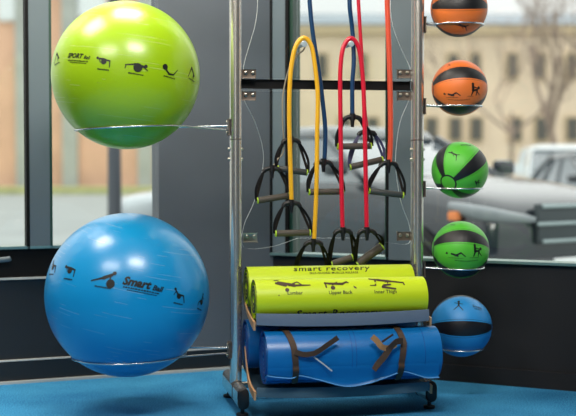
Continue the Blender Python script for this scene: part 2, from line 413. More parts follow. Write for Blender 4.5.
for px, py, s, m in ((248.5, 74, 1, 'bracket'), (248.5, 96, 1, 'bracket'), (403.5, 74, -1, 'bracket'), (403.5, 96, -1, 'bracket'), (250, 237.5, 1, 'bolt'), (403.5, 236, -1, 'bracket')):
    pbracket(px, py, s, m)
# clear pegs carrying the tubes
PEGS = {}
for k, (px, py) in {'y': (304, 44), 'r': (351, 44), 'b': (329, -28), 'c': (369, -28), 'o': (399, -28)}.items():
    c = onr(px, py, .03)-N*.1; bm = bmesh.new(); cyl(bm, c, c+N*.1, .0085, 18, bev=.001); cyl(bm, c+N*.1, c+N*.106, .0125, 20, bev=.002)
    rk('peg', bm, 'pegm')

# rings that carry balls
def ball_ring(c, Rb, rho, post_b, side, tilt, two=False, gap=0):
    """ring of wire the ball sinks into, its arms and bracket; tilt lowers the outer edge"""
    w = .0035; nrm = (Zv*math.cos(tilt) + U*(side*math.sin(tilt))).normalized()
    e1 = (U*side - nrm*(U*side).dot(nrm)).normalized(); e2 = nrm.cross(e1)
    dd = math.sqrt((Rb+w+.001)**2-rho**2); cc = c - nrm*dd
    pts = [cc + e1*(rho*math.cos(2*PI*i/64)) + e2*(rho*math.sin(2*PI*i/64)) for i in range(64)]
    bm = bmesh.new(); tube(bm, pts, w, 10, closed=True)
    ring = rk('ball_ring', bm, 'wire')
    root = R(post_b+side*.023, c.dot(N)-L0.dot(N) if False else 0, 0)
    inner = cc - e1*rho
    zb = inner.z + .004
    anchor = R(post_b+side*.028, 0, zb)
    sp = .02 if two else .008
    for s in (-1, 1):
        bm = bmesh.new(); t = 2.6 if two else 2.8; q = cc + e1*(rho*math.cos(t)) + e2*(s*rho*math.sin(t))
        aa = anchor + e2*(s*sp*.5) - Zv*((.018 if two else .004)*(s > 0)); cyl(bm, aa, q, w*.95, 10); kidmesh('ring_arm', bm, 'wire', ring)
    bm = bmesh.new(); box(bm, R(post_b+side*.0275, 0, zb-.006), (.007, .04, .062), U, N, Zv, .0025); br = kidmesh('ring_bracket', bm, 'bracket', ring)
    for dz in (.017, -.027):
        bm = bmesh.new(); q = R(post_b+side*.031, 0, zb+dz-.001); cyl(bm, q, q+U*(side*.006), .006, 12, bev=.0015); o = obj('bolt', bm, 'bolt', None); o.parent = br
    return cc

# ---------------------------------------------------------------- printing
def text2d(s, size, shear=0, bold=0, spacing=1.0):
    cu = bpy.data.curves.new('t', 'FONT'); cu.body = s; cu.size = size; cu.shear = shear; cu.offset = bold; cu.resolution_u = 2; cu.space_character = spacing
    cu.align_x = 'CENTER'; cu.align_y = 'CENTER'
    o = bpy.data.objects.new('t', cu); C.objects.link(o); dg = bpy.context.evaluated_depsgraph_get(); dg.update()
    me = bpy.data.meshes.new_from_object(o.evaluated_get(dg)); vs = [(v.co.x, v.co.y) for v in me.vertices]; fs = [tuple(p.vertices) for p in me.polygons]
    bpy.data.objects.remove(o); bpy.data.curves.remove(cu); bpy.data.meshes.remove(me)
    return vs, fs
def strokes2d(items, sc=1.0):
    """items: (x0,y0,x1,y1,w0,w1) tapered capsules or (x,y,r) discs"""
    vs, fs = [], []
    for it in items:
        if len(it) == 3:
            x, y, r = it; n = 14; b = len(vs); vs += [((x+r*math.cos(2*PI*i/n))*sc, (y+r*math.sin(2*PI*i/n))*sc) for i in range(n)]; fs.append(tuple(range(b, b+n)))
        else:
            x0, y0, x1, y1, w0, w1 = it; t = math.atan2(y1-y0, x1-x0); b = len(vs); k = 5
            for i in range(k+1): q = t+PI/2+PI*i/k; vs.append(((x0+w0/2*math.cos(q))*sc, (y0+w0/2*math.sin(q))*sc))
            for i in range(k+1): q = t-PI/2+PI*i/k; vs.append(((x1+w1/2*math.cos(q))*sc, (y1+w1/2*math.sin(q))*sc))
            fs.append(tuple(range(b, b+2*k+2)))
    return vs, fs
def merge2d(*ms):
    vs, fs = [], []
    for (v, f, dx, dy) in ms:
        b = len(vs); vs += [(x+dx, y+dy) for x, y in v]; fs += [tuple(b+i for i in g) for g in f]
    return vs, fs
def print_sphere(name, c, rad, px, py, deg, shape, m, parent, lift=.0012):
    """wrap a flat shape on the ball where the ray through (px,py) meets it"""
    o = V((0, 0, H)); d = ray(px, py).normalized(); oc = o-c; bb = oc.dot(d); disc = bb*bb-(oc.dot(oc)-rad*rad)
    if disc < 0: return
    p = o + d*(-bb-math.sqrt(disc)); n_ = (p-c).normalized()
    x = V((0, 0, 1)).cross(n_).normalized(); y = n_.cross(x); a = math.radians(deg)
    e1 = x*math.cos(a)+y*math.sin(a); e2 = -x*math.sin(a)+y*math.cos(a)
    bm = bmesh.new(); vs = []
    for s, t in shape[0]:
        L = math.hypot(s, t)
        if L < 1e-9: q = n_
        else: w = L/rad; q = n_*math.cos(w) + (e1*(s/L)+e2*(t/L))*math.sin(w)
        vs.append(bm.verts.new(c + q*(rad+lift)))
    for f in shape[1]:
        try: bm.faces.new([vs[i] for i in f])
        except ValueError: pass
    return obj(name, bm, m, parent, smooth=False)
# pictograms of exercising figures (unit = width about 1)
FIG = {
 'plank_on_ball': [(-.5,-.12,-.05,.05,.05,.09), (-.05,.05,.25,.22,.13,.12), (.33,.3,.075), (.22,.2,.2,.0,.06,.05), (.26,-.12,.17)],
 'bridge': [(-.32,.2,.02,.17,.1,.13), (-.4,.22,.08), (-.02,.05,.16), (.02,.17,.32,.12,.1,.08), (.32,.12,.34,-.22,.07,.06), (-.3,.16,-.2,-.02,.05,.04)],
 'prone': [(-.5,.02,-.1,.1,.05,.08), (-.1,.1,.3,.06,.12,.1), (.04,-.02,.2), (.38,.1,.08), (.3,.04,.48,-.08,.05,.04), (-.48,.02,-.5,-.14,.05,.04)],
 'crunch': [(-.32,.1,.14), (-.25,-.02,-.05,-.18,.09,.1), (-.05,-.18,.2,-.16,.1,.07), (.2,-.16,.42,.12,.06,.04)],
 'kneel': [(-.3,.25,-.05,.0,.08,.13), (-.34,.32,.08), (-.05,-.02,.15), (-.02,.06,.28,.06,.12,.08), (.28,.06,.4,-.3,.08,.06), (-.28,.2,-.4,.0,.05,.04)],
 'seated': [(.05,.0,.17), (.05,.12,.1,.38,.13,.1), (.12,.5,.075), (.05,.12,-.3,-.05,.1,.06), (-.3,-.05,-.35,-.28,.06,.05), (.1,.36,.34,.2,.05,.04)],
 'pike': [(-.4,-.25,-.15,.25,.05,.08), (-.15,.25,.1,.0,.12,.1), (.16,-.08,.075), (.05,.05,.1,-.25,.05,.04)],
 'squat': [(-.12,.42,.09), (-.12,.32,-.1,.02,.16,.2), (-.1,.02,.2,.04,.14,.11), (.2,.04,.14,-.3,.09,.07), (-.1,.0,-.2,-.3,.12,.07), (-.08,.24,.22,.14,.07,.06), (.32,.16,.1), (.2,-.06,.42,-.3,.07,.05)],
 'lying': [(-.45,.0,.0,-.06,.07,.1), (.0,-.06,.22,.06,.08,.07), (.22,.06,.42,-.1,.06,.04), (-.42,.05,-.45,.0,.04,.04), (-.2,.0,.08,-.08,.08,.08)],
 'runner': [(-.35,.14,-.05,.1,.05,.07), (-.05,.1,.2,.04,.08,.1), (-.14,.16,.06), (.2,.04,.36,.12,.05,.04), (.2,.04,.3,-.3,.06,.03), (-.05,.08,.08,-.08,.04,.03)],
 'lunge_x': [(-.02,.34,.08), (.0,.26,.04,.0,.11,.1), (.04,.0,-.2,-.34,.07,.05), (.04,.0,.36,-.3,.07,.05), (-.24,.2,.24,.16,.05,.05)],
}
def words(parts, total, x0=0, y0=0):
    """parts: (text, relative size, shear, bold); laid out left to right and scaled to `total` wide"""
    out, x = [], 0
    for t, sz, sh, bo in parts:
        v, f = text2d(t, sz, sh, bo); a = min(p[0] for p in v); b = max(p[0] for p in v); base = min(p[1] for p in v)
        out.append(([(p[0]-a+x, p[1]-base) for p in v], f)); x += b-a+.12
    x -= .12; k = total/x; h = max(p[1] for v, f in out for p in v)
    return merge2d(*[([((p[0]-x/2)*k, (p[1]-h/2)*k) for p in v], f, x0, y0) for v, f in out])
def fig(name, w): return strokes2d(FIG[name], w)
def caption(w, h=.06):                      # row of tiny letter ticks below a pictogram
    vs, fs = [], []
    rnd = random.Random(3); x = -w/2
    while x < w/2:
        d = w*rnd.uniform(.05, .09); b = len(vs); hh = h*rnd.uniform(.7, 1)
        vs += [(x, -hh/2), (x+d*.75, -hh/2), (x+d*.75, hh/2), (x, hh/2)]; fs.append((b, b+1, b+2, b+3)); x += d
    return vs, fs
def sphere(bm, c, r, u=64, v=40): 
    bmesh.ops.create_uvsphere(bm, u_segments=u, v_segments=v, radius=r, matrix=Matrix.Translation(c))
def ball(name, label, cat, c, r, m, rot=None, group=None, u=72, v=48):
    bm = bmesh.new(); sphere(bm, V((0, 0, 0)), r, u, v)
    o = obj(name, bm, m); o.location = c
    if rot is not None: o.rotation_mode = 'QUATERNION'; o.rotation_quaternion = rot
    bpy.context.view_layer.update()
    return tag(o, label, cat, group)
def pr(o, c, rad, px, py, deg, shape, m='print', name='pictogram'):
    q = print_sphere(name, c, rad, px, py, deg, shape, m, None)
    if q:
        q.parent = o; q.matrix_parent_inverse = o.matrix_world.inverted()
    return q

# ---------------------------------------------------------------- stability balls
def px_scale(p): return p.y/FPX
# green, upper
c = onr(126, 75.6, .03); rg = 73.4*px_scale(c)
gb = ball('stability_ball', 'shiny lime green inflated exercise ball held up on the upper left ring', 'exercise ball', c, rg, 'gball', Quaternion((0, 1, 0), math.radians(7)), None, 96, 64)
ball_ring(c, rg, 53*px_scale(c), 0, -1, math.radians(2.6), True)
s = px_scale(c)
lg = merge2d((*words([('SPORT', 1, .3, .04), ('Ball', .72, .3, .02)], 28*s), 0, 1.6*s), (*caption(25*s, 1.3*s), 0, -3.2*s), (*caption(20*s, .9*s), 1*s, -5*s))
pr(gb, c, rg, 78, 57.5, -6, lg, name='printed_logo')
for px, py, dg, f, w in ((57.5, 57, 10, 'pike', 15), (104, 62.5, -7, 'bridge', 14), (137, 67, -9, 'prone', 18), (170.5, 70.5, -10, 'crunch', 17), (192.5, 73.5, -12, 'pike', 16)):
    pr(gb, c, rg, px, py, dg, merge2d((*fig(f, w*1.2*s), 0, 0), (*caption(w*.8*s, 1.4*s), 0, -6.6*s)))
# blue, lower
c = onr(127.6, 294.6, .03); rb_ = 82*px_scale(c)
bb = ball('stability_ball', 'large shiny blue inflated exercise ball on the lower left ring above the floor', 'exercise ball', c, rb_, 'bball', Quaternion((0, 1, 0), math.radians(13)), None, 96, 64)
ball_ring(c, rb_, 57*px_scale(c), 0, -1, math.radians(1.2), True)
s = px_scale(c)
lg = merge2d((*words([('Smart', 1, .3, .045), ('Ball', .66, .3, .02)], 40*s), 0, 2*s), (*caption(35*s, 1.5*s), -1*s, -4.2*s), (*caption(29*s, 1.0*s), 0, -6.4*s))
pr(bb, c, rb_, 143.5, 286, -13, lg, name='printed_logo')
for px, py, dg, f, w in ((53.5, 267, 6, 'kneel', 15), (70, 271.5, -3, 'bridge', 15), (104.5, 279.5, -9, 'plank_on_ball', 20), (179.5, 296, -15, 'kneel', 14), (201, 302, -18, 'seated', 13)):
    pr(bb, c, rb_, px, py, dg, merge2d((*fig(f, w*1.25*s), 0, 0), (*caption(w*.8*s, 1.6*s), 0, -7.4*s)))

# ---------------------------------------------------------------- medicine balls
MED = [ # px, py, radius px, ring y, colour, band angle(deg), roll, label
 (459, 8.5, 28.2, 23, 'morange', 5, 0, 'orange and black medicine ball at the very top right, cut by the frame edge'),
 (459.5, 88, 27.7, 104.5, 'morange', 31, -2, 'orange and black medicine ball on the second ring down, below the topmost ball'),
 (459.8, 170, 28.2, 186.5, 'mgreen', None, 0, 'green and black medicine ball with its panels meeting at a round cap'),
 (460.6, 249.6, 28.5, 266, 'mgreen', 33, 2, 'green and black medicine ball at window sill level, above the blue medicine ball'),
 (460.8, 326, 31.0, 346.5, 'mblue', 3, 0, 'blue and black medicine ball on the lowest right ring in front of the dark wall')]
for i, (px, py, rp, ry, m, band, roll, lab) in enumerate(MED):
    c = onr(px, py, .0); s = px_scale(c); r = rp*s
    if band is None:
        ax = V((-.52, -.72, -.46)).normalized(); e = V((.3, 0, 1)); z = (e-ax*e.dot(ax)).normalized(); y = z.cross(ax)
        rot = Matrix((ax, y, z)).transposed().to_quaternion() @ Quaternion((1, 0, 0), math.radians(42))
    else:
        rot = Quaternion((0, 1, 0), math.radians(roll)) @ Quaternion((0, 0, 1), math.radians(-4)) @ Quaternion((1, 0, 0), math.radians(-(band)))
    o = ball('medicine_ball', lab, 'medicine ball', c, r, m, rot, 'medicine balls on the rack', 64, 40)
    ball_ring(c, r, math.sqrt(max(rp**2-(ry-py)**2, 20))*s, W, 1, 0)
    if i == 0: pr(o, c, r, 462, 27, 0, fig('runner', 17*s))
    if i == 1:
        pr(o, c, r, 452, 94, 0, merge2d((*fig('lying', 19*s), 0, 0), (*caption(12*s, .5*s), 0, -3.5*s)))
        pr(o, c, r, 474.5, 90.5, 3, merge2d((*fig('squat', 15*s), 0, 0), (*caption(6*s, .5*s), -4*s, -5.5*s)))
        pr(o, c, r, 449, 65.5, 20, fig('lunge_x', 6*s)); pr(o, c, r, 459, 100, 0, caption(22*s, .5*s))
    if i == 2:
        pr(o, c, r, 453, 155, -12, fig('runner', 17*s)); pr(o, c, r, 466, 145, -5, caption(11*s, 2.4*s), name='printed_logo'); pr(o, c, r, 477, 183, 40, fig('squat', 8*s))
    if i == 3:
        pr(o, c, r, 456, 254, -2, merge2d((*fig('lying', 22*s), 0, 0), (*caption(15*s, .5*s), 0, -4*s)))
        pr(o, c, r, 476.5, 251.5, 0, merge2d((*fig('squat', 15*s), 0, 0), (*caption(10*s, .5*s), -2*s, -6*s))); pr(o, c, r, 467, 261, 0, caption(24*s, .7*s))
        pr(o, c, r, 453, 225, 5, caption(5*s, 1.5*s))
    if i == 4:
        pr(o, c, r, 458, 305.5, -4, fig('lunge_x', 16*s)); pr(o, c, r, 477, 307, -22, merge2d((*text2d('Smart', 4.6*s, .2, .0001), 0, 0), (*caption(8*s, .8*s), 0, -3*s)), name='printed_logo')

# ---------------------------------------------------------------- rolled mats
def roll(label, cat, group, b0, b1, a, z, r, m, mend, end_deg=-100, name='rolled_mat'):
    """sheet wound in a spiral; the spiral is real in section and reads at the ends"""
    o = thing(name, label, cat, R((b0+b1)/2, a, z), group)
    th = .009; prof = []; n = 330; turns = (r-.012)/th*.55; turns = max(3.0, min(turns, 5.5)); pitch = (r-.02)/turns
    def q(t, off): 
        rr = r - pitch*(turns-t) - off
        if t > turns-.999: rr = r-off                               # outer wrap kept round
        return rr
    outer = [(q(turns*i/n, 0), 2*PI*turns*i/n) for i in range(n+1)]
    inner = [(max(q(turns*i/n, th*.9 if turns*i/n > turns-.999 else pitch*.82), .004), 2*PI*turns*i/n) for i in range(n+1)]
    ph = math.radians(end_deg) - 2*PI*turns
    loop = [(rr*math.cos(ph+t), rr*math.sin(ph+t)) for rr, t in outer] + [(rr*math.cos(ph+t), rr*math.sin(ph+t)) for rr, t in inner[::-1]]
    bm = bmesh.new()
    fr = 0.004; bs = [b0, b0+fr, b1-fr, b1]; rings = []
    nn = n+1
    for k, b in enumerate(bs):
        sh = .994 if k in (0, 3) else 1
        rings.append([bm.verts.new(R(b, a+x*sh, z+y*sh)) for x, y in loop])
    L = len(loop)
    for k in range(3):
        for i in range(L): bm.faces.new((rings[k][i], rings[k][(i+1) % L], rings[k+1][(i+1) % L], rings[k+1][i]))
    for k in (0, 3):
        for i in range(n):
            f = bm.faces.new((rings[k][i], rings[k][i+1], rings[k][L-2-i], rings[k][L-1-i])); f.material_index = 1
    body = obj('mat_sheet', bm, [m, mend], o)
    bm = bmesh.new(); cyl(bm, R(b0+.012, a, z), R(b1-.012, a, z), r*.9, 32); obj('mat_core', bm, mend, o)
    return o
def print_roll(name, o, a, z, r, px, py, shape, m, deg=0, lift=.0012):
    # hit point on the cylinder seen through (px, py)
    best = None
    for k in range(400):
        t = math.radians(-60+k*.5); aa, zz = a+r*math.cos(t), z+r*math.sin(t); p = onr(px, py, aa)
        e = abs(p.z-zz)
        if (best is None or e < best[0]) and t < math.radians(100): best = (e, t, p)
    t0 = best[1]; b_ = (best[2]-L0).dot(U); ca, sa = math.cos(math.radians(deg)), math.sin(math.radians(deg))
    bm = bmesh.new(); vs = []
    for s_, t_ in shape[0]:
        x, y = s_*ca-t_*sa, s_*sa+t_*ca; tt = t0+y/r
        vs.append(bm.verts.new(R(b_+x, a+(r+lift)*math.cos(tt), z+(r+lift)*math.sin(tt))))
    for f in shape[1]:
        try: bm.faces.new([vs[i] for i in f])
        except ValueError: pass
    return obj(name, bm, m, o, smooth=False)
s = 4.52/FPX
ga, gz, gr = GB
g1 = roll('lime green rolled mat lying behind the other lime roll on the upper shelf', 'rolled mat', 'rolled mats on the rack', .038, .722, ga, gz, gr, 'gmat', 'gend')
print_roll('printed_logo', g1, ga, gz, gr, 331, 268.6, text2d('smart recovery', 11.5*s, .2, .0005, 1.12), 'print')
print_roll('printed_tagline', g1, ga, gz, gr, 334, 273, text2d('SELF-GUIDED MUSCLE RELEASE', 3.4*s, 0, .0002, 1.1), 'print')
ga, gz, gr = GF
g2 = roll('lime green rolled mat with three exercise figures, front roll of the upper shelf', 'rolled mat', 'rolled mats on the rack', .040, .722, ga, gz, gr, 'gmat', 'gend')
F2 = {
 'lumbar': [(-.44,.22,-.42,-.3,.05,.04), (-.48,.24,-.38,.26,.06,.06), (-.44,.1,-.2,.0,.1,.09), (-.38,.14,.05,.0,.1,.12), (.05,.0,.5,.0,.08,.04), (-.1,.0,.15,.14,.06,.05), (.15,.14,.28,.0,.05,.04), (-.17,-.15,.06)],
 'upper_back': [(-.42,.1,-.4,-.08,.06,.05), (-.42,.08,-.2,.06,.08,.08), (-.3,.06,.1,.04,.09,.1), (.1,.04,.25,.12,.08,.07), (.25,.12,.5,-.12,.06,.05), (-.2,-.1,.07), (-.2,.0,-.05,.12,.04,.04)],
 'inner_thigh': [(-.42,.2,-.2,.14,.07,.09), (-.2,.14,.15,.06,.11,.09), (.15,.06,.5,.0,.07,.05), (.5,.0,.52,-.08,.04,.04), (-.28,.1,-.3,-.08,.05,.04), (-.3,-.08,-.45,-.08,.04,.03), (.05,.04,-.1,-.14,.09,.08), (-.1,-.14,.25,-.2,.07,.05), (-.05,-.08,.12,-.06,.07,.06)]}
for px, py, f, w, cp, cx, cy in ((292.5, 285.5, 'lumbar', 35, 'Lumbar', 295, 293), (339, 285, 'upper_back', 33, 'Upper Back', 340.5, 292.5), (385.5, 283, 'inner_thigh', 36, 'Inner Thigh', 385.5, 291.8)):
    print_roll('pictogram', g2, ga, gz, gr, px, py, strokes2d(F2[f], w*s), 'printb')
    print_roll('caption', g2, ga, gz, gr, cx, cy, text2d(cp, 5.0*s, 0, .0002), 'print')
print_roll('printed_logo', g2, ga, gz, gr, 338, 313, text2d('Smart Recovery', 12*s, .15, .0006, 1.1), 'print')

ba, bz, br_ = BB
roll('blue rolled mat lying behind the strapped blue roll on the lower shelf', 'rolled mat', 'rolled mats on the rack', .034, .729, ba, bz, br_, 'bmat', 'bend')
ba, bz, br_ = BF
bl = roll('thick blue rolled mat bound with two brown straps, front of the lower shelf', 'rolled mat', 'rolled mats on the rack', .068, .755, ba, bz, br_, 'bmat', 'bend', -58)
def on_cyl(b, deg, off=0): t = math.radians(deg); return R(b, ba+(br_+off)*math.cos(t), bz+(br_+off)*math.sin(t))
# loose outer flap with a wavy lower edge
EDGE = [(263, 375), (276, 377), (291, 378), (300, 375.5), (320, 380), (345, 386), (366, 383.5), (386, 377), (402, 371.5), (414, 374), (426, 377.5), (438.5, 377)]
bm = bmesh.new(); rows = []; edge = []
P_ = smoothpts([onr(x, y, ba+.088) for x, y in EDGE], 5)
for p in P_:
    b = (p-L0).dot(U); b = min(max(b, .0685), .7545); a_e = ba+.088; z_e = p.z; rows.append([]); t0 = math.radians(-12)
    for j in range(10):
        g = j/9; t = t0 + (math.radians(-50)-t0)*g
        o_ = -.002 if j == 0 else .0006+.001*g; ca, cz = ba+(br_+o_)*math.cos(t), bz+(br_+o_)*math.sin(t)
        k = g**1.8; rows[-1].append(bm.verts.new(R(b, ca*(1-k)+(a_e+.008)*k, cz*(1-k)+z_e*k)))
    edge.append(R(b, a_e+.008, z_e))
for i in range(len(rows)-1):
    for j in range(9): bm.faces.new((rows[i][j], rows[i][j+1], rows[i+1][j+1], rows[i+1][j]))
fl = obj('loose_flap', bm, 'bmat', bl)
bm = bmesh.new(); tube(bm, edge, .0022, 8); o = obj('flap_edge', bm, 'flapedge', None); o.parent = fl
# faint seams
for b in (.165, .395, .412, .685):
    bm = bmesh.new(); pts = [on_cyl(b, d, .0006) for d in range(-8, 352, 8)]; sweep(bm, pts, [(-.001, -.0006), (.001, -.0006), (.001, .0006), (-.001, .0006)], closed=True, up=U); obj('seam', bm, 'bend', bl)
def ribbon(bm, pts, w, t, up):
    sweep(bm, pts, [(-t/2, -w/2), (t/2, -w/2), (t/2, w/2), (-t/2, w/2)], up=up)
def flat_ribbon(bm, pts, widths, side):
    """ribbon whose width runs along `side`, thickness 2 mm"""
    prev = None; n = len(pts)
    for i, p in enumerate(pts):
        t = (pts[min(i+1, n-1)]-pts[max(i-1, 0)]).normalized(); sd = side - t*side.dot(t); sd.normalize(); nn = t.cross(sd)*.001; w = widths[i] if isinstance(widths, list) else widths
        r = [bm.verts.new(p+sd*w/2+nn), bm.verts.new(p-sd*w/2+nn), bm.verts.new(p-sd*w/2-nn), bm.verts.new(p+sd*w/2-nn)]
        if prev:
            for j in range(4): bm.faces.new((prev[j], prev[(j+1) % 4], r[(j+1) % 4], r[j]))
        else: bm.faces.new(r[::-1])
        prev = r
    bm.faces.new(prev)
def strap_around(bpath):
    """bpath: list of (angle, b)"""
    bm = bmesh.new(); pts = []
    for d in range(-60, 300, 6):
        dd = d
        b = None
        for (d0, b0_), (d1, b1_) in zip(bpath, bpath[1:]):
            if d0 <= dd <= d1: b = b0_+(b1_-b0_)*(dd-d0)/(d1-d0)
        pts.append(on_cyl(b if b is not None else bpath[-1][1], d, .004 if d > -14 or d < -58 else .012))
    flat_ribbon(bm, smoothpts(pts, 2), .024, U)
    return obj('strap', bm, 'strap', bl)
def binv(px): return (onr(px, 350, ba+br_) - L0).dot(U)
b1_ = binv(291.5); b2_ = binv(402.5)
s1 = strap_around([(-60, b1_+.018), (-10, b1_+.016), (30, b1_+.01), (90, b1_-.015), (300, b1_-.015)])
s2 = strap_around([(-60, b2_-.01), (-10, b2_-.004), (30, b2_+.008), (90, b2_-.006), (300, b2_-.006)])
def tail(pts, w, m, par, name='strap_tail'):
    bm = bmesh.new(); P = [onr(x, y, ba+a) for x, y, a in pts]; flat_ribbon(bm, smoothpts(P, 6), w, Zv*.9+U*.3)
    o = obj(name, bm, m, None); o.parent = par
tail([(295, 352, .108), (304, 354.5, .116), (315, 353, .12), (326, 346, .115), (338, 337.5, .112)], .02, 'strap', s1)
tail([(403, 341, .112), (396, 342, .118), (390, 348, .125), (384, 357, .122), (378, 364, .118), (374, 370, .112)], .024, 'strap', s2)
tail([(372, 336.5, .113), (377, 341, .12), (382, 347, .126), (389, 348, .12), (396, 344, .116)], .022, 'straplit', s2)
tail([(382, 342, .122), (387, 338.5, .12), (393, 334.5, .112)], .008, 'strap', s2)
tail([(314, 357, .113), (322, 363, .11), (332, 371, .107)], .005, 'trimm', s1)

# ---------------------------------------------------------------- resistance tubes
def handle(par, apex, g0, g1, a, gm='grip', wm='web', ag=None, gr=3.2):
    """soft grip on a triangle of webbing below a moulded connector"""
    ag = a if ag is None else ag
    A = onr(*apex, a); P0 = onr(*g0, ag); P1 = onr(*g1, ag); s = A.y/FPX
    bm = bmesh.new()
    tube(bm, smoothpts([A+U*(-8.6*s)+Zv*(-3.6*s), A+U*(-7*s)+Zv*(-1.2*s), A+U*(-3.5*s), A+Zv*(.4*s), A+U*(3.5*s), A+U*(7*s)+Zv*(-1.2*s), A+U*(8.6*s)+Zv*(-3.6*s)], 4), 2.4*s, 10)
    c = obj('connector', bm, 'blackp', par)
    bm = bmesh.new(); cyl(bm, A+Zv*(3.5*s), A+Zv*(-3*s), 3.0*s, 12, r2=3.2*s); cyl(bm, A-Zv*(3*s), A-Zv*(10*s), 2.3*s, 12, r2=1.6*s); o = obj('pin', bm, 'blackp', None); o.parent = c
    d = (P1-P0).normalized(); r = gr*s
    bm = bmesh.new(); cyl(bm, P0, P1, r, 18, bev=.6*s); g = obj('grip', bm, gm, par)
    for P, sg in ((P0, -1), (P1, 1)):
        bm = bmesh.new(); cyl(bm, P-d*(sg*.3*s), P+d*(sg*.9*s), r*1.03, 18, bev=.2*s); o = obj('grip_cap', bm, 'lime', None); o.parent = g
    for P, sg in ((P0, -1), (P1, 1)):
        top = A + U*(sg*8.2*s) - Zv*(3*s); end = P + d*(sg*1.8*s); nx = (V((end.x-top.x, end.y-top.y, end.z-top.z))).cross(N).normalized(); nx = nx if nx.dot(U)*sg > 0 else -nx
        for k, (off, bow) in enumerate(((.004, 3.2), (-.006, .3))):
            pts = smoothpts([top+N*off, top.lerp(end, .3)+nx*(bow*.8*s)+N*off, top.lerp(end, .65)+nx*(bow*s)+N*off, end+N*off*.3], 5)
            flat_ribbon(bmn := bmesh.new(), pts, 2.6*s, (U*1+N*.5)); obj('strap', bmn, wm if k == 0 else ('weblit' if wm == 'web' else wm), par)
def band(name, label, path, m, hs, rr=2.3):
    """path: list of (px,py,a) for one elastic tube; hs: handles"""
    P = [onr(x, y, a) for x, y, a in path]; s = P[0].y/FPX
    o = thing(name, label, 'resistance tube', P[-1], 'resistance tubes on the rack pegs')
    bm = bmesh.new(); tube(bm, smoothpts(P, 8), rr*s, 12); obj('elastic_tube', bm, m, o)
    for h in hs: handle(o, *h)
    return o
AF, AB, AM = .012, -.052, -.02
band('resistance_tube', 'bright yellow resistance tube looped over the left clear peg', [(291.5, 200, AF), (290.6, 170, AF), (289.3, 120, AF), (289.8, 85, AF), (292, 62, AF), (296, 46, AF), (303.5, 37.8, AF), (311, 45, AF), (315, 66, AF), (317.8, 95, AF), (317.2, 130, AF), (316.8, 170, AF), (315.8, 205, AF), (314, 240, AF)], 'yel',
     [((291.5, 203), (276, 233.5), (309.5, 232.5), AF), ((313.3, 242), (297.5, 270.5), (326, 270.5), AF, 'grip', 'web', -.064)])
band('resistance_tube', 'red resistance tube looped over the right clear peg, handles lowest', [(342.6, 228, AF), (341.6, 190, AF), (340.8, 140, AF), (340.2, 90, AF), (340.6, 66, AF), (343.5, 47, AF), (350.5, 38.3, AF), (357.5, 45, AF), (361.5, 64, AF), (363.8, 95, AF), (365, 140, AF), (366, 190, AF), (366.8, 228, AF)], 'red',
     [((343, 230.5), (332, 264), (352, 257.5), AF, 'grip', 'web', -.06, 3.6), ((367, 230.5), (357.5, 264), (381.5, 246.5), AF+.012, 'grip', 'web', -.055, 4.3)])
band('resistance_tube', 'navy blue resistance tube with two strands passing beside the yellow and red loops', [(324.5, 160, AM), (325.3, 130, AM), (322.5, 100, AM), (318.5, 70, AM), (313.5, 38, AM), (310.5, 12, AM), (310, -10, AM), (317, -28, AM), (329, -35.5, AM), (341, -28, AM), (348.5, -8, AM), (350, 10, AM), (352.5, 32, AM-.008), (353.8, 60, AM), (352.3, 85, AM), (352.4, 116, AM)], 'navy',
     [((323.5, 162), (309.5, 192), (342.5, 191.5), AM), ((352.5, 117), (338, 146.5), (370.5, 146), AM)])
band('resistance_tube', 'thin crimson resistance tube hanging straight behind the red loop, white-edged handle strap', [(367, 130, AB), (365, 112, AB), (363.5, 90, AB), (362, 60, AB), (360, 28, AB), (358.3, 0, AB), (357.3, -20, AB), (364, -35.5, AB)], 'red',
     [((367, 132), (350.5, 167), (382, 159.5), AB, 'grip', 'webvio')], 1.9)
band('resistance_tube', 'coral orange resistance tube hanging down the right window edge', [(389.5, 162, AM), (390.5, 140, AM), (390.3, 100, AM), (389.3, 60, AM), (388, 25, AM), (387.0, -8, AM), (387.6, -24, AM), (395, -36.8, AM)], 'ored',
     [((388.5, 163), (369.5, 191), (402.5, 195), AM, 'gripd')], 2.7)
band('resistance_tube', 'pale tan strand added as the reflection of the yellow loop, with two handles at left', [(272.5, 168, AB), (277, 160, AB-.005), (283.5, 150, AB-.01), (282.6, 120, AB), (283, 95, AB), (288, 72, AB), (294, 54, AB), (295.5, 43, AB), (300.5, 37.6, AB), (305, 43, AB), (303.5, 50, AB), (296, 57, AB), (291.5, 75, AB), (290.0, 100, AB), (290.5, 138, AB)], 'tan_reflect',
     [((272, 168.5), (258, 200.5), (289, 195.5), AB+.01), ((291, 140), (278, 168.5), (306.5, 172.5), AB, 'gripd')], .8)  # strand stands in for a reflection; the handles are real

